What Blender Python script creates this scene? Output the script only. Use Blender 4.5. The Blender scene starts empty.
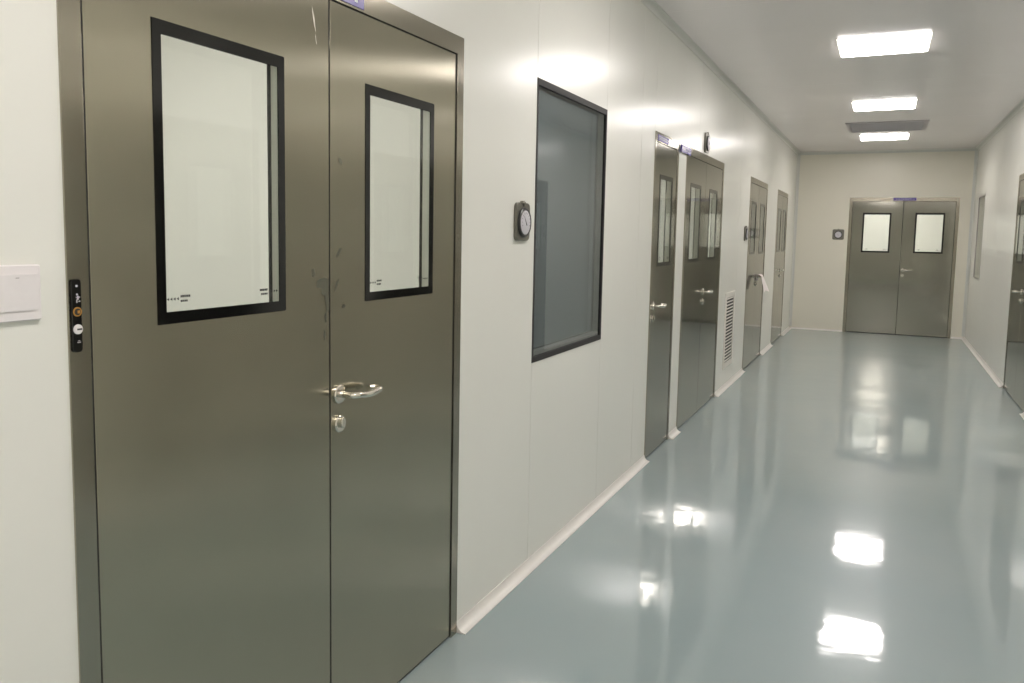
import bpy, bmesh, math, random
from mathutils import Vector, Matrix
random.seed(4)
scn = bpy.context.scene
C = scn.collection
PI = math.pi

# ------------------------------------------------------------------ layout (metres)
W, L, CH = 2.4727, 13.736, 2.8092      # corridor width, end wall, ceiling height
Y0 = -4.6                              # wall behind the camera
H = 2.10                               # door frame height

# ------------------------------------------------------------------ materials
def new_mat(name):
    m = bpy.data.materials.new(name); m.use_nodes = True
    nt = m.node_tree
    return m, nt, nt.nodes['Principled BSDF']

def setp(b, **k):
    for n, v in k.items():
        n = n.replace('_', ' ')
        if n in b.inputs:
            b.inputs[n].default_value = v

def noise(nt, scale, detail=3, coord='Object', stretch=(1, 1, 1), rough=.5):
    tc = nt.nodes.new('ShaderNodeTexCoord'); mp = nt.nodes.new('ShaderNodeMapping')
    mp.inputs['Scale'].default_value = stretch
    n = nt.nodes.new('ShaderNodeTexNoise')
    n.inputs['Scale'].default_value = scale; n.inputs['Detail'].default_value = detail
    n.inputs['Roughness'].default_value = rough
    nt.links.new(tc.outputs[coord], mp.inputs['Vector']); nt.links.new(mp.outputs[0], n.inputs['Vector'])
    return n

def ramp(nt, src, a, b, p0=0., p1=1.):
    r = nt.nodes.new('ShaderNodeValToRGB')
    r.color_ramp.elements[0].position = p0; r.color_ramp.elements[1].position = p1
    r.color_ramp.elements[0].color = (*a, 1) if len(a) == 3 else a
    r.color_ramp.elements[1].color = (*b, 1) if len(b) == 3 else b
    nt.links.new(src, r.inputs[0]); return r

def bump(nt, b, src, strength, dist=.01):
    n = nt.nodes.new('ShaderNodeBump'); n.inputs['Strength'].default_value = strength
    n.inputs['Distance'].default_value = dist
    nt.links.new(src, n.inputs['Height']); nt.links.new(n.outputs[0], b.inputs['Normal'])
    return n

def plain(name, col, rough=.5, metal=0., **k):
    m, nt, b = new_mat(name)
    setp(b, Base_Color=(*col, 1), Roughness=rough, Metallic=metal, **k)
    n = noise(nt, 40, 2)
    r = ramp(nt, n.outputs['Fac'], [c * .96 for c in col], [min(1, c * 1.04) for c in col])
    nt.links.new(r.outputs[0], b.inputs['Base Color'])
    return m

def wall_paint(name, col, rough=.3):
    m, nt, b = new_mat(name)
    setp(b, Roughness=rough, Specular_IOR_Level=.55)
    n = noise(nt, 1.3, 3)
    r = ramp(nt, n.outputs['Fac'], [c * .97 for c in col], [min(1, c * 1.02) for c in col])
    nt.links.new(r.outputs[0], b.inputs['Base Color'])
    n2 = noise(nt, 1.6, 1, stretch=(1, 1, .7))      # oil-canning of the thin sheet facing
    bump(nt, b, n2.outputs['Fac'], .18, .02)
    return m

def steel(name, col, rough, aniso=.75, wavy=.1, smudge=True):
    m, nt, b = new_mat(name)
    setp(b, Metallic=1., Roughness=rough, Anisotropic=aniso, Anisotropic_Rotation=.25)
    v = nt.nodes.new('ShaderNodeCombineXYZ'); v.inputs[2].default_value = 1
    nt.links.new(v.outputs[0], b.inputs['Tangent'])
    streak = noise(nt, 220, 2, stretch=(1, 1, .004))
    cloud = noise(nt, 1.6, 4, rough=.55)
    ms = nt.nodes.new('ShaderNodeMath'); ms.operation = 'MULTIPLY_ADD'; ms.inputs[1].default_value = .12
    nt.links.new(streak.outputs['Fac'], ms.inputs[0]); nt.links.new(cloud.outputs['Fac'], ms.inputs[2])
    r = ramp(nt, ms.outputs[0], [c * .93 for c in col], [c * 1.07 for c in col], .35, .8)
    nt.links.new(r.outputs[0], b.inputs['Base Color'])
    mr = nt.nodes.new('ShaderNodeMapRange')
    mr.inputs['From Min'].default_value = .3; mr.inputs['From Max'].default_value = .7
    mr.inputs['To Min'].default_value = rough * .9; mr.inputs['To Max'].default_value = rough * 1.12
    nt.links.new(cloud.outputs['Fac'], mr.inputs[0]); nt.links.new(mr.outputs[0], b.inputs['Roughness'])
    w = noise(nt, 1.5, 1)
    bump(nt, b, w.outputs['Fac'], wavy, .02)
    return m

M = {}
M['wall'] = wall_paint('white_coated_wall_panel', (.85, .845, .785), .24)
M['wall_end'] = wall_paint('cream_end_wall_panel', (.80, .765, .66), .34)
M['ceiling'] = wall_paint('white_coated_ceiling_panel', (.94, .885, .88), .25)
M['room_wall'] = wall_paint('side_room_wall_panel', (.82, .80, .76), .6)
M['cove'] = plain('white_vinyl_cove', (.82, .79, .75), .3)
M['ceiling_cove'] = plain('aluminium_ceiling_cove', (.66, .66, .62), .35)
M['steel'] = steel('polished_stainless_steel', (.355, .345, .30), .10, .5, .05)
M['brushed'] = steel('brushed_stainless_steel', (.455, .425, .335), .24, 1., .25)
M['frame_steel'] = steel('brushed_frame_steel', (.395, .365, .30), .17, .7, .03)
M['chrome'] = plain('polished_handle_steel', (.72, .69, .62), .16, 1.)
M['black'] = plain('black_glass_border', (.004, .004, .004), .12)
M['gasket'] = plain('black_rubber_and_gap_shade', (.01, .01, .009), .6)  # rubber gaskets, plus black strips that paint shade into the door gaps
M['white_plastic'] = plain('white_plastic', (.84, .80, .80), .3)
M['white_metal'] = plain('white_powder_coat', (.80, .77, .71), .4)
M['slot_shade'] = plain('painted_duct_shade', (.015, .012, .012), .8)  # near-black colour painted in for the shade behind vent louvres
M['vent_grey'] = plain('grey_anodised_louvre', (.50, .46, .47), .45, .2)
M['sign'] = plain('violet_blue_sign', (.10, .075, .30), .22)
M['sign_text'] = plain('pale_sign_lettering', (.50, .49, .66), .35)
M['gauge_case'] = plain('grey_gauge_case', (.20, .19, .16), .3, .6)
M['gauge_ring'] = plain('dark_gauge_ring', (.03, .03, .03), .3)
M['gauge_face'] = plain('silvery_gauge_face', (.62, .60, .64), .35)
M['print'] = plain('black_print', (.02, .02, .02), .5)
M['reveal'] = plain('pale_pane_spacer', (.50, .50, .44), .4, .3)
M['orange'] = plain('orange_button_ring', (.50, .25, .045), .4)
M['cloth'] = plain('white_cotton_cloth', (.80, .74, .72), .9)
M['residue'] = plain('dried_adhesive_residue', (.26, .255, .205), .33, .9)
M['scuff'] = plain('pale_scuff', (.42, .39, .33), .4, .9)
M['window_frame'] = plain('dark_grey_window_frame', (.035, .032, .032), .55, 0., Specular_IOR_Level=.3)
M['grey_window_frame'] = plain('grey_window_frame', (.33, .31, .29), .4)

def floor_mat():
    m, nt, b = new_mat('blue_grey_epoxy_floor')
    setp(b, Roughness=.06, Specular_IOR_Level=.9, Coat_Weight=.42, Coat_Roughness=.29)
    n = noise(nt, .8, 4)
    r = ramp(nt, n.outputs['Fac'], (.29, .37, .385), (.335, .40, .405), .3, .7)
    nt.links.new(r.outputs[0], b.inputs['Base Color'])
    n2 = noise(nt, 7, 2); n3 = noise(nt, 1.2, 2)
    a = nt.nodes.new('ShaderNodeMath'); a.operation = 'MULTIPLY_ADD'; a.inputs[1].default_value = 5
    nt.links.new(n3.outputs['Fac'], a.inputs[0]); nt.links.new(n2.outputs['Fac'], a.inputs[2])
    bump(nt, b, a.outputs[0], .08, .008)
    return m
M['floor'] = floor_mat()

def glass_mat(name, tint, ior=1.5):
    m = bpy.data.materials.new(name); m.use_nodes = True; nt = m.node_tree; nt.nodes.clear()
    out = nt.nodes.new('ShaderNodeOutputMaterial'); mix = nt.nodes.new('ShaderNodeMixShader')
    tr = nt.nodes.new('ShaderNodeBsdfTransparent'); tr.inputs[0].default_value = (*tint, 1)
    gl = nt.nodes.new('ShaderNodeBsdfGlossy'); gl.inputs['Roughness'].default_value = .02
    fr = nt.nodes.new('ShaderNodeFresnel'); fr.inputs[0].default_value = ior
    ge = nt.nodes.new('ShaderNodeNewGeometry'); iv = nt.nodes.new('ShaderNodeMath'); iv.operation = 'SUBTRACT'
    iv.inputs[0].default_value = 1; nt.links.new(ge.outputs['Backfacing'], iv.inputs[1])
    mu = nt.nodes.new('ShaderNodeMath'); mu.operation = 'MULTIPLY'
    nt.links.new(fr.outputs[0], mu.inputs[0]); nt.links.new(iv.outputs[0], mu.inputs[1])
    nt.links.new(mu.outputs[0], mix.inputs[0]); nt.links.new(tr.outputs[0], mix.inputs[1])
    nt.links.new(gl.outputs[0], mix.inputs[2]); nt.links.new(mix.outputs[0], out.inputs[0])
    return m
M['glass'] = glass_mat('clear_pane', (.965, .975, .96))
M['dark_glass'] = glass_mat('grey_tinted_pane', (.78, .80, .81), 1.6)

def emit(name, col, s):
    m, nt, b = new_mat(name)
    setp(b, Base_Color=(.9, .9, .9, 1), Emission_Color=(*col, 1), Emission_Strength=s)
    return m
M['lamp'] = emit('lit_ceiling_diffuser', (1., .94, .91), 13.2)
M['room_lamp'] = emit('lit_side_room_diffuser', (1., .965, .94), 5.)
M['blue_lamp'] = emit('cool_dim_diffuser', (.88, .95, 1.), 2.6)
M['dim_lamp'] = emit('dim_side_room_diffuser', (.8, 1., .95), 1.1)

# ------------------------------------------------------------------ helpers
ALL = []
def link(o, parent=None):
    C.objects.link(o)
    if parent: o.parent = parent
    return o
def obj(name, bm, mat, parent=None, smooth=False, label=None):
    bmesh.ops.remove_doubles(bm, verts=bm.verts, dist=1e-6)
    bmesh.ops.recalc_face_normals(bm, faces=bm.faces)
    me = bpy.data.meshes.new(name); bm.to_mesh(me); bm.free()
    for m in (mat if isinstance(mat, (list, tuple)) else [mat]): me.materials.append(m)
    if smooth:
        for p in me.polygons: p.use_smooth = True
        try: me.set_sharp_from_angle(angle=math.radians(35))
        except Exception: pass
    o = bpy.data.objects.new(name, me); link(o, parent)
    if label: o['label'] = label
    return o
def tag(o, label, cat=None, group=None, kind=None):
    o['label'] = label
    if cat: o['category'] = cat
    if group: o['group'] = group
    if kind: o['kind'] = kind
    return o
def thing(name, label, cat, loc, group=None, kind=None):
    o = bpy.data.objects.new(name, None); o.empty_display_size = .05
    link(o); o.location = loc
    return tag(o, label, cat, group, kind)
def reroot(root):
    """children are modelled in world space; keep them there under the placed Empty"""
    bpy.context.view_layer.update()
    inv = root.matrix_world.inverted()
    for c in root.children:
        c.matrix_parent_inverse = inv

# surface frames: (u along the wall, v up, n out of the wall into the corridor)
left = lambda u, v, n: Vector((n, u, v))
right = lambda u, v, n: Vector((W - n, u, v))
far = lambda u, v, n: Vector((u, L - n, v))
back = lambda u, v, n: Vector((u, Y0 + n, v))
ceil = lambda u, v, n: Vector((u, v, CH - n))

def slab(bm, F, rects, holes, n0, n1):
    """union of rects (u0,u1,v0,v1) minus holes, as one plate between depths n0 and n1"""
    us = sorted({round(a, 5) for r in rects + holes for a in r[:2]})
    vs = sorted({round(a, 5) for r in rects + holes for a in r[2:]})
    ins = lambda r, u, v: r[0] < u < r[1] and r[2] < v < r[3]
    cell = {}
    for i in range(len(us) - 1):
        for j in range(len(vs) - 1):
            u, v = (us[i] + us[i + 1]) / 2, (vs[j] + vs[j + 1]) / 2
            cell[i, j] = any(ins(r, u, v) for r in rects) and not any(ins(h, u, v) for h in holes)
    V = {}
    def vt(i, j, k):
        key = (i, j, k)
        if key not in V: V[key] = bm.verts.new(F(us[i], vs[j], n1 if k else n0))
        return V[key]
    for (i, j), on in cell.items():
        if not on: continue
        bm.faces.new([vt(i, j, 1), vt(i + 1, j, 1), vt(i + 1, j + 1, 1), vt(i, j + 1, 1)])
        bm.faces.new([vt(i, j, 0), vt(i, j + 1, 0), vt(i + 1, j + 1, 0), vt(i + 1, j, 0)])
        for di, dj, a, b in ((-1, 0, (i, j), (i, j + 1)), (1, 0, (i + 1, j), (i + 1, j + 1)),
                             (0, -1, (i, j), (i + 1, j)), (0, 1, (i, j + 1), (i + 1, j + 1))):
            if not cell.get((i + di, j + dj)):
                bm.faces.new([vt(*a, 0), vt(*b, 0), vt(*b, 1), vt(*a, 1)])

def box(bm, F, u0, u1, v0, v1, n0, n1, bev=0):
    t = bmesh.new()
    bmesh.ops.create_cube(t, size=1)
    for v in t.verts:
        a, b, c = v.co
        v.co = Vector((u0 + (a + .5) * (u1 - u0), v0 + (b + .5) * (v1 - v0), n0 + (c + .5) * (n1 - n0)))
    if bev: bmesh.ops.bevel(t, geom=t.edges[:], offset=bev, segments=2, affect='EDGES', profile=.5)
    merge(bm, t, F)

def merge(bm, t, F):
    m = {}
    for v in t.verts: m[v] = bm.verts.new(F(*v.co))
    for f in t.faces: bm.faces.new([m[v] for v in f.verts])
    t.free()

def tube(bm, pts, r, seg=12, cap=True):
    rings = []
    pts = [Vector(p) for p in pts]
    for i, p in enumerate(pts):
        d = (pts[min(i + 1, len(pts) - 1)] - pts[max(i - 1, 0)]).normalized()
        a = d.orthogonal().normalized() if i == 0 else (prev - prev.dot(d) * d).normalized()
        prev = a; b = d.cross(a)
        rr = r[i] if isinstance(r, (list, tuple)) else r
        rings.append([bm.verts.new(p + rr * (math.cos(t) * a + math.sin(t) * b)) for t in [2 * PI * k / seg for k in range(seg)]])
    for A, B in zip(rings, rings[1:]):
        for k in range(seg): bm.faces.new([A[k], A[(k + 1) % seg], B[(k + 1) % seg], B[k]])
    if cap: bm.faces.new(rings[0]); bm.faces.new(rings[-1])

def disc(bm, F, u, v, profile, seg=32, su=1., sv=1.):
    """turned shape on a surface: profile = [(radius, n), ...]"""
    rings = []
    for r, n in profile:
        rings.append([bm.verts.new(F(u + su * r * math.cos(t), v + sv * r * math.sin(t), n)) for t in [2 * PI * k / seg for k in range(seg)]])
    for A, B in zip(rings, rings[1:]):
        for k in range(seg): bm.faces.new([A[k], A[(k + 1) % seg], B[(k + 1) % seg], B[k]])
    bm.faces.new(rings[-1]); bm.faces.new(rings[0])

def rrect(bm, F, u, v, w, h, r, n0, n1, seg=6, bev=.002):
    """rounded plate"""
    pts = []
    for cx, cy, a0 in ((w/2-r, h/2-r, 0), (-w/2+r, h/2-r, PI/2), (-w/2+r, -h/2+r, PI), (w/2-r, -h/2+r, 1.5*PI)):
        for k in range(seg + 1):
            a = a0 + k * PI / 2 / seg
            pts.append((cx, cy, a))
    rings = []
    for rr, n in ((r, n0), (r, n1 - bev), (r - bev, n1)):
        rings.append([bm.verts.new(F(u + cx + rr * math.cos(a), v + cy + rr * math.sin(a), n)) for cx, cy, a in pts])
    for A, B in zip(rings, rings[1:]):
        for k in range(len(A)): bm.faces.new([A[k], A[(k+1) % len(A)], B[(k+1) % len(A)], B[k]])
    bm.faces.new(rings[0]); bm.faces.new(rings[-1])

# ------------------------------------------------------------------ positions
A0, Am, A1 = .965, 1.731, 2.4615
B0, B1 = 4.9933, 5.6322
C0, C1 = 5.8809, 7.3638
D0, D1 = 8.9468, 10.3324
E0, E1 = 11.3602, 12.6007
F0, F1 = 7.96, 9.328
G0, G1 = .7952, 2.291
WL = (3.1095, 4.0283, .8996, 2.0879)     # dark window, left wall
WR = (12.27, 13.075, .935, 2.083)        # window, right wall
TH = .05

# ------------------------------------------------------------------ shell
def struct(name, bm, mat, label, parent=None, **k):
    o = obj(name, bm, mat, parent, **k)
    if not parent: tag(o, label, None, None, 'structure')
    return o

def panel_wall(name, F, u0, u1, joints, holes, mat, label, v1=CH):
    bm = bmesh.new(); g = .0012
    e = [u0] + sorted(j for j in joints if u0 < j < u1) + [u1]
    for a, b in zip(e, e[1:]):
        a2 = a + (g if a != u0 else 0); b2 = b - (g if b != u1 else 0)
        hs = [h for h in holes if h[0] < b2 and h[1] > a2]
        slab(bm, F, [(a2, b2, 0, v1)], hs, -TH + .002, 0)
    slab(bm, F, [(u0, u1, 0, v1)], holes, -TH, -TH + .0015)
    return struct(name, bm, mat, label)

e = .0005
dh = lambda a, b: (a + e, b - e, -1, H - e)
panel_wall('wall_left', left, Y0, L, [-2.6, -1.4, -.2, 3.1095, 4.0283, 4.69, B0, 6.3, 7.43, 8.30, 10.9, 12.9],
           [dh(A0, A1), dh(B0, B1), dh(C0, C1), dh(D0, D1), dh(E0, E1), WL], M['wall'],
           'glossy cream panel wall on the left, pierced by doors and a dark window')
panel_wall('wall_right', right, Y0, L, [-3, -1.8, -.6, .6, 1.8, 3.0, 4.2, 5.4, 6.6, 7.8, 9.5, 10.7, 11.9],
           [dh(F0, F1), dh(2.70, 4.20), dh(5.55, 7.05), WR], M['wall'], 'glossy cream panel wall on the right with one door and one window')
panel_wall('wall_end', far, -TH, W + TH, [], [dh(G0, G1)], M['wall_end'],
           'cream end wall around the far steel double door')
panel_wall('wall_back', back, -TH, W + TH, [1.2], [], M['wall'], 'cream wall behind the camera closing the corridor')

bm = bmesh.new(); box(bm, lambda u, v, n: Vector((u, v, n)), -3.2, W + 3.2, Y0 - TH, L + 3.2, -.06, 0)
struct('floor', bm, M['floor'], 'glossy blue-grey epoxy floor reflecting the ceiling lights')
bm = bmesh.new()
je = [Y0 - TH, -3.1, -1.9, .3, 2.2, 5.0, 7.8, 10.2, 12.6, L + TH]
for a, b in zip(je, je[1:]):
    box(bm, lambda u, v, n: Vector((u, v, n)), -TH, W + TH, a + .001, b - .001, CH, CH + .05)
box(bm, lambda u, v, n: Vector((u, v, n)), -TH, W + TH, Y0 - TH, L + TH, CH + .051, CH + .07)
struct('ceiling', bm, M['ceiling'], 'white panel ceiling with a central row of square lights')

# coves
cove_n = [0]
def cove(P, d, a, b, mat, r=.045, seg=6, lab=None):
    """concave quarter cove: P = point on the corner edge, d = direction, a,b = the two wall directions"""
    P, d, a, b = map(Vector, (P, d, a, b))
    prof = [(0, 0), (r, 0), (r, .003)]
    c = r
    for k in range(seg + 1):
        t = k / seg * PI / 2
        prof.append((r - (r - .003) * math.sin(t), r - (r - .003) * math.cos(t)))
    prof += [(.003, r), (0, r)]
    bm = bmesh.new()
    A = [bm.verts.new(P + x * a + y * b) for x, y in prof]
    B = [bm.verts.new(P + d + x * a + y * b) for x, y in prof]
    for k in range(len(A)): bm.faces.new([A[k], A[(k + 1) % len(A)], B[(k + 1) % len(A)], B[k]])
    bm.faces.new(A); bm.faces.new(list(reversed(B)))
    cove_n[0] += 1
    return struct('trim_%d' % cove_n[0], bm, mat, lab, smooth=True)
r = .038
for i, (a, b, lab) in enumerate([(Y0, A0, 'white floor cove running from behind the camera to the nearest door'),
             (A1, B0, 'white floor cove under the dark window between the two nearest left doors'),
             (B1, C0, 'very short white floor cove between the single door and the next double door'),
             (C1, D0, 'white floor cove below the louvred grille'),
             (D1, E0, 'white floor cove between the two farthest left doors'),
             (E1, L - r - .002, 'short white floor cove in the far left corner')]):
    cove((0.0003, a, 0.0003), (0, b - a, 0), (1, 0, 0), (0, 0, 1), M['cove'], r, lab=lab)
for ya, yb, lab in ((Y0, 2.70, 'white floor cove on the right beside and behind the camera'), (4.20, 5.55, 'white floor cove on the right between two doors out of the picture'),
                    (7.05, F0, 'short white floor cove just before the right door at the picture edge')):
    cove((W - .0003, ya, .0003), (0, yb - ya, 0), (-1, 0, 0), (0, 0, 1), M['cove'], r, lab=lab)
cove((W - .0003, F1, .0003), (0, L - r - .002 - F1, 0), (-1, 0, 0), (0, 0, 1), M['cove'], r, lab='white floor cove on the right running from the door to the end wall')
cove((0, L - .0003, .0003), (G0, 0, 0), (0, -1, 0), (0, 0, 1), M['cove'], r * .6, lab='low floor cove left of the end door')
cove((G1, L - .0003, .0003), (W - G1, 0, 0), (0, -1, 0), (0, 0, 1), M['cove'], r * .6, lab='low floor cove right of the end door')
cove((.0003, Y0, CH - .0003), (0, L - Y0 - r, 0), (1, 0, 0), (0, 0, -1), M['ceiling_cove'], r, lab='pale ceiling cove along the left wall')
cove((W - .0003, Y0, CH - .0003), (0, L - Y0 - r, 0), (-1, 0, 0), (0, 0, -1), M['ceiling_cove'], r, lab='pale ceiling cove along the right wall')
cove((0, L - .0003, CH - .0003), (W, 0, 0), (0, -1, 0), (0, 0, -1), M['ceiling_cove'], r, lab='pale ceiling cove along the end wall')
cove((.0003, L - .0003, r), (0, 0, CH - 2 * r), (1, 0, 0), (0, -1, 0), M['ceiling_cove'], r, lab='upright cove in the far left corner')
cove((W - .0003, L - .0003, r), (0, 0, CH - 2 * r), (-1, 0, 0), (0, -1, 0), M['ceiling_cove'], r, lab='upright cove in the far right corner')

# rooms behind the glass: simple shells
def room(name, x0, x1, y0, y1, mat, lamp, openside, label):
    bm = bmesh.new(); I = lambda u, v, n: Vector((u, v, n)); t = .04; hh = 2.7
    if openside != '+x': box(bm, I, x1, x1 + t, y0, y1, 0, hh)
    if openside != '-x': box(bm, I, x0 - t, x0, y0, y1, 0, hh)
    if openside != '-y': box(bm, I, x0, x1, y0 - t, y0, 0, hh)
    if openside == '-x' or openside == '+x' or openside == '-y': box(bm, I, x0, x1, y1, y1 + t, 0, hh)
    box(bm, I, x0, x1, y0, y1, hh, hh + t)
    struct(name, bm, mat, label)
    if lamp:
        cx, cy = (x0 + x1) / 2, (y0 + y1) / 2
        lt = thing('ceiling_light', label.replace('white walls', 'ceiling panel light').replace('dim walls', 'faint ceiling panel light'), 'ceiling light', (cx, cy, hh - .01))
        bm = bmesh.new(); box(bm, I, cx - .45, cx + .45, cy - .8 * min(1, (y1 - y0) / 3), cy + .8 * min(1, (y1 - y0) / 3), hh - .012, hh - .002)
        obj('diffuser', bm, lamp, lt); reroot(lt)
room('wall_side_room', -2.9, -.052, -.6, 3.00, M['room_wall'], M['room_lamp'], '+x', 'white walls of the room behind the nearest double door')
room('wall_dark_room', -2.9, -.052, 3.09, 4.58, M['room_wall'], M['blue_lamp'], '+x', 'dim walls of the room behind the dark window')
room('wall_middle_room', -2.9, -.052, 4.67, 8.3, M['room_wall'], M['room_lamp'], '+x', 'white walls of the room behind the middle left doors')
room('wall_far_room', -2.9, -.052, 8.4, 13.4, M['room_wall'], M['dim_lamp'], '+x', 'dim walls of the room behind the two farthest left doors')
room('wall_right_near_room', W + .052, W + 2.9, 2.2, 7.12, M['room_wall'], M['dim_lamp'], '-x', 'dim walls of the room behind the two right doors out of the picture')
room('wall_right_room', W + .052, W + 2.9, 7.2, 13.5, M['room_wall'], M['room_lamp'], '-x', 'white walls of the room behind the right door and window')
room('wall_end_room', -.1, W + .1, L + .052, L + 2.9, M['room_wall'], M['room_lamp'], '-y', 'white walls of the room behind the end door')

# ------------------------------------------------------------------ doors
def lever(F, u, v, parent, s=1, mat=None):
    mat = mat or M['chrome']
    bm = bmesh.new()
    disc(bm, F, u, v, [(.026, .0), (.026, .006), (.023, .009), (.010, .010)], 24)
    n = .056
    pts = [(u, v, .0), (u, v, .03)]
    for k in range(1, 6):
        a = k / 5 * PI / 2; pts.append((u + s * .018 * (1 - math.cos(a)), v, .036 + .020 * math.sin(a)))
    for k in range(1, 6):
        t = k / 5; pts.append((u + s * (.018 + .092 * t), v - .004 * math.sin(PI * t), n + .004 * math.sin(PI * t)))
    for k in range(1, 8):
        a = k / 7 * PI * .62; pts.append((u + s * (.110 + .022 * math.sin(a)), v, n - .022 * (1 - math.cos(a))))
    pts.append((u + s * .112, v, .022))
    tube(bm, [F(*p) for p in pts], .0092, 12)
    h = obj('lever_handle', bm, mat, parent, True, 'curved chrome return lever handle')
    bm = bmesh.new()
    disc(bm, F, u, v - .082, [(.024, .0), (.024, .006), (.021, .009)], 24)
    rrect(bm, F, u, v - .078, .017, .030, .008, .008, .018)
    obj('lock_cylinder', bm, mat, parent, True, 'round chrome key cylinder')
    return h

def etch(F, u, v, n, parent, s=1):
    """small maker's print low on the glass: a row of arrowheads and two short lines of print"""
    bm = bmesh.new()
    for k in range(4):
        x = u + s * k * .0085
        w = [(x, v), (x + s * .0055, v + .0035), (x + s * .0055, v - .0035)]
        f = [bm.verts.new(F(a, b, n)) for a, b in w]; g = [bm.verts.new(F(a, b, n + .0004)) for a, b in w]
        bm.faces.new(f); bm.faces.new(g)
        for i in range(3): bm.faces.new([f[i], f[(i+1) % 3], g[(i+1) % 3], g[i]])
    for row in range(2):
        x = .036
        for k in range(5 - row):
            w = random.choice((.0035, .0045, .005))
            a, b = sorted((u + s * x, u + s * (x + w)))
            box(bm, F, a, b, v + (.002 if row == 0 else -.0075), v + (.0072 if row == 0 else -.003), n, n + .0004)
            x += w + .0012
    obj('glass_print', bm, M['print'], parent, False, 'tiny black print in the corner of the pane')

def leaf(F, u0, u1, win, door, handle=None, hs=1, prints=False, mat='steel'):
    """door leaf with vision panel: win=(u0,u1,v0,v1)"""
    bm = bmesh.new(); T = .045
    slab(bm, F, [(u0, u1, .010, H - .0625)], [win], -T, 0)
    lf = obj('door_leaf', bm, M[mat], door)
    bv = lf.modifiers.new('edge', 'BEVEL'); bv.width = .0012; bv.segments = 2; bv.limit_method = 'ANGLE'
    a, b, c, d = win; w = .022
    for w2, n0, n1 in ((w, -.002, .0015), (.007, -T - .0015, -T + .002)):
        bm = bmesh.new(); slab(bm, F, [(a, b, c, d)], [(a + w2, b - w2, c + w2 * 1.1, d - w2 * 1.25)], n0, n1)
        obj('vision_panel_border', bm, M['black'], lf, False, 'black border around the pane')
    bm = bmesh.new(); slab(bm, F, [(a + .0003, b - .0003, c + .0003, d - .0003)], [(a + .002, b - .002, c + .002, d - .002)], -T + .006, -.006)
    obj('panel_reveal', bm, M['reveal'], lf, False, 'pale spacer between the two panes')
    for n0 in (-.0055, -T + .0025):
        bm = bmesh.new(); box(bm, F, a + .0025, b - .0025, c + .0025, d - .0025, n0, n0 + .003)
        obj('glass_pane', bm, M['glass'], lf)
    if prints:
        etch(F, a + w + .004, c + w + .028, -.0024, lf, 1)
        etch(F, b - w - .004, c + w + .028, -.0024, lf, -1)
    if handle is not None: lever(F, handle, 1.0, lf, hs)
    return lf

def frame(F, u0, u1, door, w=.044):
    """three-sided steel frame with mitred corners, a hair proud of the wall"""
    bm = bmesh.new(); pr = .004; hh = .060
    o = [(u0, 0), (u0, H), (u1, H), (u1, 0)]
    i = [(u0 + w, 0), (u0 + w, H - hh), (u1 - w, H - hh), (u1 - w, 0)]
    for k in range(3):
        q = [o[k], o[k + 1], i[k + 1], i[k]]
        A = [bm.verts.new(F(x, y, -.049)) for x, y in q]; B = [bm.verts.new(F(x, y, pr)) for x, y in q]
        bm.faces.new(A); bm.faces.new(B)
        for j in range(4): bm.faces.new([A[j], A[(j + 1) % 4], B[(j + 1) % 4], B[j]])
    fr = bpy.data.objects.new('door_frame', bpy.data.meshes.new('door_frame'))
    bmesh.ops.recalc_face_normals(bm, faces=bm.faces)
    bm.to_mesh(fr.data); bm.free(); fr.data.materials.append(M['frame_steel']); link(fr, door)
    bv = fr.modifiers.new('edge', 'BEVEL'); bv.width = .0008; bv.segments = 2
    # black rubber behind the gaps
    bm = bmesh.new()
    slab(bm, F, [(u0 + w, u1 - w, .002, H - hh)], [(u0 + w + .010, u1 - w - .010, -1, H - hh - .010)], -.058, -.0475)
    obj('door_gasket', bm, M['gasket'], door)

door_n = [0]
def door(F, u0, u1, label, mid=None, wins=None, handle=None, prints=False, w=.044, mat='steel', panes=True):
    door_n[0] += 1
    um = (u0 + u1) / 2
    d = thing('door_%d' % door_n[0], label, 'door', F(um, 0, 0), None, 'structure')
    frame(F, u0, u1, d, w)
    g = .0065
    if mid is None:
        leaf(F, u0 + w + g, u1 - w - g, wins[0], d, handle, 1, prints, mat)
    else:
        l1 = leaf(F, u0 + w + g, mid - g / 2, wins[0], d, None, 1, prints, mat)
        l2 = leaf(F, mid + g / 2, u1 - w - g, wins[1], d, handle, 1, prints, mat)
        bm = bmesh.new(); box(bm, F, mid - .02, mid + .02, .012, H - .07, -.056, -.047)
        obj('astragal', bm, M['gasket'], d)
    # black strips painting the shade of the gaps at the sides and the centre
    bm = bmesh.new()
    slab(bm, F, [(u0 + w, u1 - w, .010, H - .060)], [(u0 + w + .0063, u1 - w - .0063, -1, H - .0626)], -.012, -.0006)
    if mid is not None: box(bm, F, mid - .0031, mid + .0031, .010, H - .063, -.012, -.002)
    obj('gap_shade', bm, M['gasket'], d)
    # black strip standing in for the shade in the gap under the leaves
    bm = bmesh.new(); box(bm, F, u0 + w + .004, u1 - w - .004, .0006, .0095, -.03, -.006)
    obj('sill_gap_shade', bm, M['gasket'], d)
    reroot(d)
    return d

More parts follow.
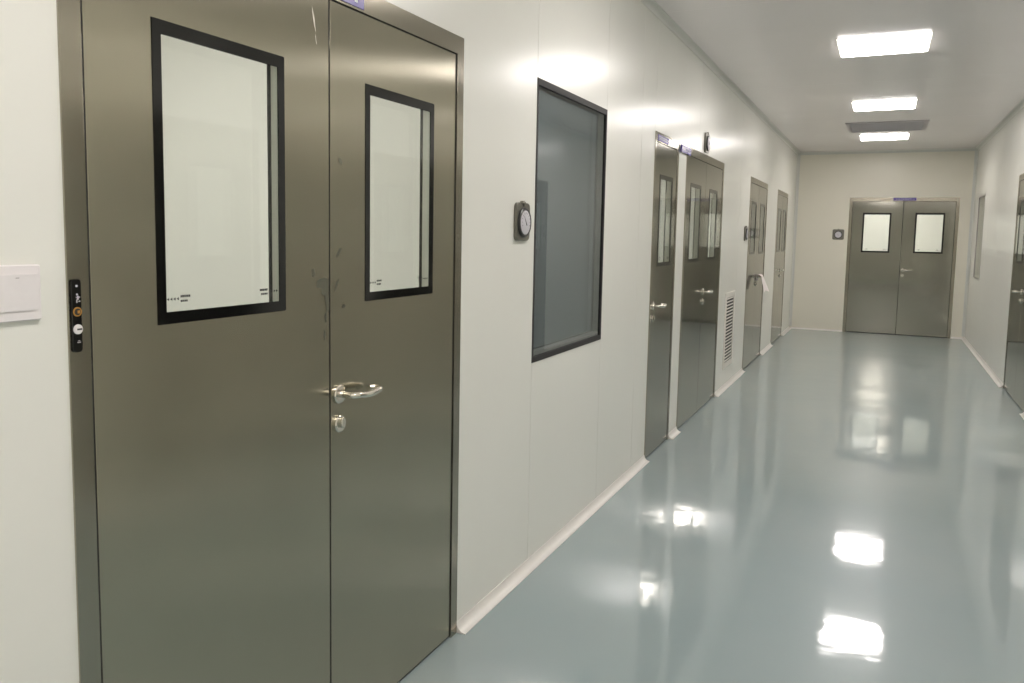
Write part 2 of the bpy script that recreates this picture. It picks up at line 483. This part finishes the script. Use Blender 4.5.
dA = door(left, A0, A1, 'nearest brushed steel double door on the left with two tall glazed panes', Am,
          [(1.1665, 1.5545, 1.2475, 1.857), (1.8915, 2.2695, 1.2475, 1.853)], 1.768, True, mat='brushed')
dB = door(left, B0, B1, 'narrow single-leaf steel door on the left just beyond the dark window', None,
          [(5.145, 5.495, 1.252, 1.842)], 5.075, True, .03)
dC = door(left, C0, C1, 'steel double door on the left directly beyond the narrow single door', 6.612,
          [(6.052, 6.432, 1.256, 1.846), (6.772, 7.110, 1.256, 1.842)], 6.65, False, .04)
dD = door(left, D0, D1, 'steel double door on the left with a white cloth hung on its handle', 9.63,
          [(9.106, 9.470, 1.268, 1.845), (9.785, 10.165, 1.264, 1.845)], 9.665, False, .04)
dE = door(left, E0, E1, 'farthest steel double door on the left, next to the end wall', 11.99,
          [(11.52, 11.87, 1.262, 1.855), (12.12, 12.46, 1.262, 1.855)], 12.03, False, .04)
dF = door(right, F0, F1, 'steel double door in the right wall, cut by the picture edge', 8.60,
          [(8.10, 8.47, 1.25, 1.855), (8.76, 9.14, 1.25, 1.855)], 8.64, False, .04)
dH = door(right, 2.70, 4.20, 'steel double door in the right wall opposite the nearest left door, out of the picture', 3.45,
          [(2.90, 3.26, 1.25, 1.855), (3.64, 4.0, 1.25, 1.855)], 3.49, False, .04)
dI = door(right, 5.55, 7.05, 'steel double door in the right wall nearer than the one at the picture edge, out of the picture', 6.30,
          [(5.75, 6.11, 1.25, 1.855), (6.49, 6.85, 1.25, 1.855)], 6.34, False, .04)
dG = door(far, G0, G1, 'steel double door in the end wall with two bright panes', 1.550,
          [(.995, 1.391, 1.2585, 1.866), (1.718, 2.111, 1.2625, 1.868)], 1.592, True, .044)

# marks on the nearest door: adhesive residue by the seam and a pale scuff
def blotch(name, pts, label, mat, n0=.0002):
    bm = bmesh.new()
    for u, v, a, b, rot in pts:
        n0 += .00012; k = 14; A = []; B = []
        for i in range(k):
            t = 2 * PI * i / k; rr = 1 + random.uniform(-.3, .3)
            x, y = a * rr * math.cos(t), b * rr * math.sin(t)
            x, y = x * math.cos(rot) - y * math.sin(rot), x * math.sin(rot) + y * math.cos(rot)
            A.append(bm.verts.new(left(u + x, v + y, n0))); B.append(bm.verts.new(left(u + x, v + y, n0 + .00005)))
        bm.faces.new(A); bm.faces.new(B)
        for i in range(k): bm.faces.new([A[i], A[(i+1) % k], B[(i+1) % k], B[i]])
    o = obj(name, bm, mat, dA, False, label); o.matrix_parent_inverse = dA.matrix_world.inverted()
    return o

random.seed(11)
blotch('adhesive_residue', [(1.661, 1.335, .007, .011, .2), (1.690, 1.305, .020, .012, .1), (1.708, 1.300, .018, .022, .4), (1.718, 1.262, .008, .030, 0), (1.712, 1.215, .005, .016, 0), (1.706, 1.170, .004, .014, .1)],
       'dull patch of dried adhesive beside the centre seam', M['residue'])
blotch('adhesive_residue', [(1.768, 1.385, .005, .018, -.6), (1.760, 1.300, .004, .016, -.5), (1.790, 1.240, .008, .004, 0), (1.776, 1.63, .006, .012, .8)],
       'thin dull smears right of the centre seam', M['residue'])
blotch('scuff_mark', [(1.668, 1.975, .003, .030, .25), (1.676, 1.925, .0016, .012, .2)], 'pale scuff near the top of the left leaf', M['scuff'])
# ------------------------------------------------------------------ windows
def window(n, F, rect, fm, label, glass, w=.012):
    a, b, c, d = rect
    t = thing('window_%d' % n, label, 'window', F((a + b) / 2, c, 0), None, 'structure')
    wt, wb = w * 2.3, w * 2.0
    bm = bmesh.new(); slab(bm, F, [(a, b, c, d)], [(a + w, b - w, c + wb, d - wt)], -.012, .003)
    fo = obj('window_frame', bm, fm, t); bv = fo.modifiers.new('edge', 'BEVEL'); bv.width = .0008; bv.segments = 2
    bm = bmesh.new(); slab(bm, F, [(a, b, c, d)], [(a + .006, b - .006, c + .040, d - .006)], -.049, -.0125)
    obj('window_reveal', bm, M['reveal'], t)
    bm = bmesh.new(); slab(bm, F, [(a + .006, b - .006, c + .0402, d - .006)], [(a + w + .008, b - w - .008, c + .046, d - wt)], -.049, -.044)
    obj('rear_border', bm, M['grey_window_frame'], t)
    for n0 in (-.010, -.043):
        bm = bmesh.new(); box(bm, F, a + .007, b - .007, c + .041, d - .007, n0 - .003, n0) if n0 < -.02 else box(bm, F, a + w + .0002, b - w - .0002, c + wb + .0002, d - wt - .0002, n0, n0 + .005)
        obj('glass_pane', bm, glass, t)
    reroot(t)
window(1, left, WL, M['window_frame'], 'tall dark grey-glazed window in the left wall beside the nearest door', M['dark_glass'])
window(2, right, WR, M['grey_window_frame'], 'tall pale window in the right wall near the end of the corridor', M['glass'], .012)

# ------------------------------------------------------------------ ceiling lights and vent
def light(cy, label, grp=None):
    t = thing('ceiling_light', label, 'ceiling light', (1.238, cy, CH - .010), grp)
    bm = bmesh.new(); s = .283
    slab(bm, ceil, [(1.238 - s - .012, 1.238 + s + .012, cy - s - .012, cy + s + .012)], [(1.238 - s, 1.238 + s, cy - s, cy + s)], .0003, .003)
    obj('light_frame', bm, M['white_metal'], t)
    bm = bmesh.new(); box(bm, ceil, 1.238 - s + .0003, 1.238 + s - .0003, cy - s + .0003, cy + s - .0003, .0003, .010, .003)
    obj('diffuser', bm, M['lamp'], t)
    reroot(t)
light(6.366, 'lit square ceiling light nearest the camera in the picture, largest of the row')
light(9.148, 'lit square ceiling light, middle one of the three visible in the row')
light(11.934, 'lit square ceiling light closest to the end wall, beyond the air vent')
light(3.584, 'lit square ceiling light above the dark window, just out of the picture')
light(.802, 'lit square ceiling light directly above the camera, out of the picture')
light(-1.98, 'lit square ceiling light behind the camera, out of the picture')

t = thing('ceiling_vent', 'grey louvred square air vent in the ceiling before the farthest light', 'air vent', (1.263, 10.84, CH - .014))
a, b, c, d = .827, 1.700, 10.40, 11.275
bm = bmesh.new(); slab(bm, ceil, [(a, b, c, d)], [(a + .05, b - .05, c + .05, d - .05)], .0003, .012)
obj('vent_frame', bm, M['vent_grey'], t)
bm = bmesh.new(); box(bm, ceil, a + .05, b - .05, c + .05, d - .05, .0003, .002)
obj('duct_shade_plate', bm, M['slot_shade'], t)  # flat dark plate painted as the shaded depth of the duct
bm = bmesh.new(); k = c + .075
while k < d - .06:
    q = [(k, .0025), (k + .022, .014), (k + .024, .0135), (k + .003, .0022)]
    A = [bm.verts.new(ceil(a + .052, y, n)) for y, n in q]; B = [bm.verts.new(ceil(b - .052, y, n)) for y, n in q]
    bm.faces.new(A); bm.faces.new(B)
    for i in range(4): bm.faces.new([A[i], A[(i+1) % 4], B[(i+1) % 4], B[i]])
    k += .035
obj('louvre', bm, M['vent_grey'], t)
reroot(t)

# return air grille low on the left wall
a, b, c, d = 7.724, 8.225, .198, .925
t = thing('wall_vent', 'white louvred air grille low on the left wall above the floor cove', 'air vent', left((a + b) / 2, c, 0))
bm = bmesh.new(); slab(bm, left, [(a, b, c, d)], [(a + .05, b - .05, c + .05, d - .05)], .0003, .010)
o = obj('grille_frame', bm, M['white_metal'], t); bv = o.modifiers.new('edge', 'BEVEL'); bv.width = .003; bv.segments = 2
bm = bmesh.new(); box(bm, left, a + .05, b - .05, c + .05, d - .05, .0003, .0012)
obj('duct_shade_plate', bm, M['slot_shade'], t)  # dark backing on the wall, paints shade between the slats
bm = bmesh.new(); n = 20; st = (d - c - .10) / n
for i in range(n):
    z = c + .05 + i * st
    q = [(z + .013, .0014), (z + .016, .0014), (z + .030, .0098), (z + .030, .0122), (z + .0155, .0122)]
    A = [bm.verts.new(left(a + .051, v, m)) for v, m in q]; B = [bm.verts.new(left(b - .051, v, m)) for v, m in q]
    bm.faces.new(A); bm.faces.new(B)
    for i2 in range(5): bm.faces.new([A[i2], A[(i2+1) % 5], B[(i2+1) % 5], B[i2]])
obj('louvre', bm, M['white_metal'], t)
reroot(t)

# ------------------------------------------------------------------ gauges
def gauge(F, u, v, label, w=.130, h=.152):
    t = thing('pressure_gauge', label, 'gauge', F(u, v, 0))
    bm = bmesh.new(); rrect(bm, F, u, v, w, h, .022, .0003, .014, bev=.003)
    disc(bm, F, u, v + h / 2 - .003, [(.011, .0004), (.011, .016), (.007, .019)], 16)
    obj('mounting_plate', bm, M['gauge_case'], t, True)
    bm = bmesh.new()
    disc(bm, F, u, v - .003, [(.060, .014), (.060, .021), (.056, .024), (.050, .024), (.048, .021)], 40)
    bez = obj('bezel', bm, M['gauge_ring'], t, True)
    bm = bmesh.new(); disc(bm, F, u, v - .003, [(.0475, .0212), (.0475, .0235), (.044, .025)], 40)
    obj('dial', bm, M['gauge_face'], t, True)
    bm = bmesh.new()
    for k in range(11):
        a = math.radians(200 - k * 22); r0, r1 = .034, .041
        x0, y0, x1, y1 = u + r0 * math.cos(a), v - .003 + r0 * math.sin(a), u + r1 * math.cos(a), v - .003 + r1 * math.sin(a)
        px, py = -.0008 * math.sin(a), .0008 * math.cos(a)
        q = [(x0 - px, y0 - py), (x1 - px, y1 - py), (x1 + px, y1 + py), (x0 + px, y0 + py)]
        A = [bm.verts.new(F(x, y, .0251)) for x, y in q]; B = [bm.verts.new(F(x, y, .0256)) for x, y in q]
        bm.faces.new(A); bm.faces.new(B)
        for i in range(4): bm.faces.new([A[i], A[(i+1) % 4], B[(i+1) % 4], B[i]])
    obj('dial_scale', bm, M['print'], t)
    bm = bmesh.new()
    tube(bm, [F(u + .006, v - .014, .0264), F(u - .020, v + .022, .0264)], [.0016, .0006], 6)
    obj('needle', bm, M['print'], t)
    reroot(t)
gauge(left, 2.965, 1.494, 'grey pressure gauge with silvery dial on the wall beside the dark window')
gauge(left, 6.545, 2.190, 'pressure gauge mounted high on the left wall above a double door', .15, .155)
gauge(left, 8.730, 1.490, 'pressure gauge at eye height on the left wall before the cloth-hung door', .15, .15)
gauge(far, .657, 1.526, 'pressure gauge with pale round dial on the end wall beside the far door', .168, .160)

# ------------------------------------------------------------------ light switch and interlock panel
t = thing('light_switch', 'white square rocker light switch on the wall left of the nearest door', 'light switch', left(.872, 1.33, 0))
bm = bmesh.new(); rrect(bm, left, .866, 1.330, .092, .096, .004, .0003, .009, 3, .002)
obj('switch_plate', bm, M['white_plastic'], t, True)
bm = bmesh.new()
q = [(.0, .009), (.0, .0115), (.062, .0135), (.062, .009)]
A = [bm.verts.new(left(.829, 1.300 + v, n)) for v, n in q]; B = [bm.verts.new(left(.904, 1.300 + v, n)) for v, n in q]
bm.faces.new(A); bm.faces.new(B)
for i in range(4): bm.faces.new([A[i], A[(i+1) % 4], B[(i+1) % 4], B[i]])
rk = obj('rocker', bm, M['white_plastic'], t)
bm = bmesh.new(); box(bm, left, .864, .870, 1.3555, 1.357, .0133, .0138)
obj('marker', bm, M['vent_grey'], rk)
reroot(t)

t = thing('interlock_panel', 'slim black control strip with lit buttons on the nearest door frame', 'door control', left(.9795, 1.28, .004))
bm = bmesh.new(); rrect(bm, left, .9795, 1.2825, .0205, .134, .006, .0042, .0085, 4, .0015)
obj('faceplate', bm, M['black'], t, True)
bm = bmesh.new(); disc(bm, left, .9795, 1.337, [(.0022, .0084), (.0022, .0092)], 12)
obj('indicator_lamp', bm, M['gauge_face'], t)
bm = bmesh.new()      # small white running-figure pictogram
disc(bm, left, .9800, 1.3215, [(.0020, .0084), (.0020, .0090)], 10)
box(bm, left, .9800, .9832, 1.3120, 1.3190, .0084, .0090)
box(bm, left, .9775, .9860, 1.3155, 1.3172, .0084, .0090)
box(bm, left, .9785, .9803, 1.3065, 1.3122, .0084, .0090)
box(bm, left, .9828, .9862, 1.3080, 1.3098, .0084, .0090)
obj('figure_symbol', bm, M['gauge_face'], t)
bm = bmesh.new(); disc(bm, left, .9795, 1.290, [(.0085, .0084), (.0085, .0100), (.0070, .0104), (.0065, .0095)], 24)
o = obj('button', bm, M['orange'], t, True, 'round push button with an orange ring')
bm = bmesh.new(); disc(bm, left, .9795, 1.290, [(.0062, .0095), (.0062, .0103)], 20)
obj('button_cap', bm, M['gauge_ring'], o)
bm = bmesh.new(); box(bm, left, .9790, .9840, 1.2870, 1.2925, .0103, .0106)
obj('button_symbol', bm, M['orange'], o)
bm = bmesh.new(); disc(bm, left, .9795, 1.258, [(.0090, .0084), (.0090, .0105), (.0080, .0112)], 24)
o = obj('key_switch', bm, M['white_plastic'], t, True, 'round white key switch')
bm = bmesh.new(); box(bm, left, .9765, .9865, 1.2565, 1.2595, .0112, .0115)
obj('key_slot', bm, M['print'], o)
bm = bmesh.new(); box(bm, left, .9780, .9850, 1.2330, 1.2345, .0084, .0088); box(bm, left, .9795, .9835, 1.2360, 1.2372, .0084, .0088)
obj('logo_mark', bm, M['vent_grey'], t)
reroot(t)

# ------------------------------------------------------------------ room signs on the door headers
def sign(F, u0, u1, v0, v1, label, n0=.0042, th=.002):
    t = thing('room_sign', label, 'sign', F((u0 + u1) / 2, v0, n0), 'violet room signs over the doors')
    bm = bmesh.new(); box(bm, F, u0, u1, v0, v1, n0, n0 + th)
    obj('sign_plate', bm, M['sign'], t)
    bm = bmesh.new(); x = u0 + (u1 - u0) * .10; hh = v1 - v0; n = n0 + th
    while x < u1 - (u1 - u0) * .12:
        w = hh * .42
        for _ in range(4):            # illegible character made of strokes
            if random.random() < .5:
                y = v0 + hh * random.choice((.28, .45, .62, .70)); box(bm, F, x, x + w, y, y + hh * .06, n, n + .0004)
            else:
                q = x + w * random.choice((0, .4, .8)); box(bm, F, q, q + hh * .07, v0 + hh * .25, v0 + hh * .76, n, n + .0004)
        x += w * 1.3
    obj('lettering', bm, M['sign_text'], t)
    reroot(t)
sign(left, 1.575, 1.877, 2.047, 2.092, 'violet-blue room sign on the header of the nearest double door')
sign(left, 5.05, 5.32, 2.045, 2.085, 'violet-blue room sign on the header of the narrow single door')
sign(left, 5.66, 5.95, 2.035, 2.085, 'thick violet-blue room sign at the top left corner of the second double door', .0044, .012)
sign(far, 1.405, 1.716, 2.052, 2.095, 'violet-blue room sign on the header of the end double door')

# ------------------------------------------------------------------ cloth on the handle
bm = bmesh.new()
NU, NV = 14, 26
grid = []
u0 = 9.672
for j in range(NV + 1):
    s = j / NV; row = []
    for i in range(NU + 1):
        q = i / NU
        uu = u0 + .030 + (q - .5) * (.16 + .20 * s)
        # back flap (short) -> over the lever -> front flap bulging outwards
        if s < .16:
            k = s / .16; n = .008 + .003 * math.sin(q * 9); z = .955 + .068 * k
        elif s < .34:
            k = (s - .16) / .18; n = .008 + .050 * k; z = 1.023 + .008 * math.sin(PI * k) - .004 * k
        else:
            k = (s - .34) / .66
            n = .058 + .066 * k ** .8 + (.006 + .016 * k) * math.sin(q * 11 + 1)
            dr = max(0, .4 - q) / .4; n -= .025 * dr * k
            z = 1.019 - .035 * dr * k - .172 * k - .035 * (q - .5) * k + .014 * math.sin(q * 8) * k
        row.append(bm.verts.new(left(uu + .01 * math.sin(8 * s + q), z, n)))
    grid.append(row)
for j in range(NV):
    for i in range(NU): bm.faces.new([grid[j][i], grid[j][i + 1], grid[j + 1][i + 1], grid[j + 1][i]])
o = obj('cloth', bm, M['cloth'], None, True)
tag(o, 'white cloth draped over the lever handle of a left-hand double door', 'cloth')
sm = o.modifiers.new('thick', 'SOLIDIFY'); sm.thickness = .003; sm.offset = 0
sb = o.modifiers.new('sub', 'SUBSURF'); sb.levels = 1; sb.render_levels = 1

# ------------------------------------------------------------------ camera
f, yaw, pitch, roll, cd, chh, cx, cy = 802.849, .4463, .0952, -.0174, 1.3251, 1.4444, 497.876, 310.4714
fw = Vector((-math.sin(yaw) * math.cos(pitch), math.cos(yaw) * math.cos(pitch), -math.sin(pitch)))
rt = Vector((math.cos(yaw), math.sin(yaw), 0)); up = rt.cross(fw)
r2 = rt * math.cos(roll) - up * math.sin(roll); u2 = r2.cross(fw)
cam = bpy.data.cameras.new('camera'); co = bpy.data.objects.new('camera', cam); C.objects.link(co)
co.matrix_world = Matrix(((r2.x, u2.x, -fw.x, cd), (r2.y, u2.y, -fw.y, 0), (r2.z, u2.z, -fw.z, chh), (0, 0, 0, 1)))
cam.sensor_fit = 'HORIZONTAL'; cam.sensor_width = 36; cam.lens = f / 1024 * 36
cam.shift_x = (512 - cx) / 1024; cam.shift_y = -(341.5 - cy) / 1024
cam.clip_start = .01
scn.camera = co

w = bpy.data.worlds.new('world'); scn.world = w; w.use_nodes = True
w.node_tree.nodes['Background'].inputs[0].default_value = (.5, .5, .5, 1)
w.node_tree.nodes['Background'].inputs[1].default_value = .02

scn.view_settings.view_transform = 'Standard'; scn.view_settings.look = 'None'
scn.view_settings.gamma = 1; scn.view_settings.use_curve_mapping = False
scn.view_settings.exposure = 0.85
scn.cycles.max_bounces = 12; scn.cycles.diffuse_bounces = 6; scn.cycles.glossy_bounces = 6
scn.cycles.transparent_max_bounces = 16
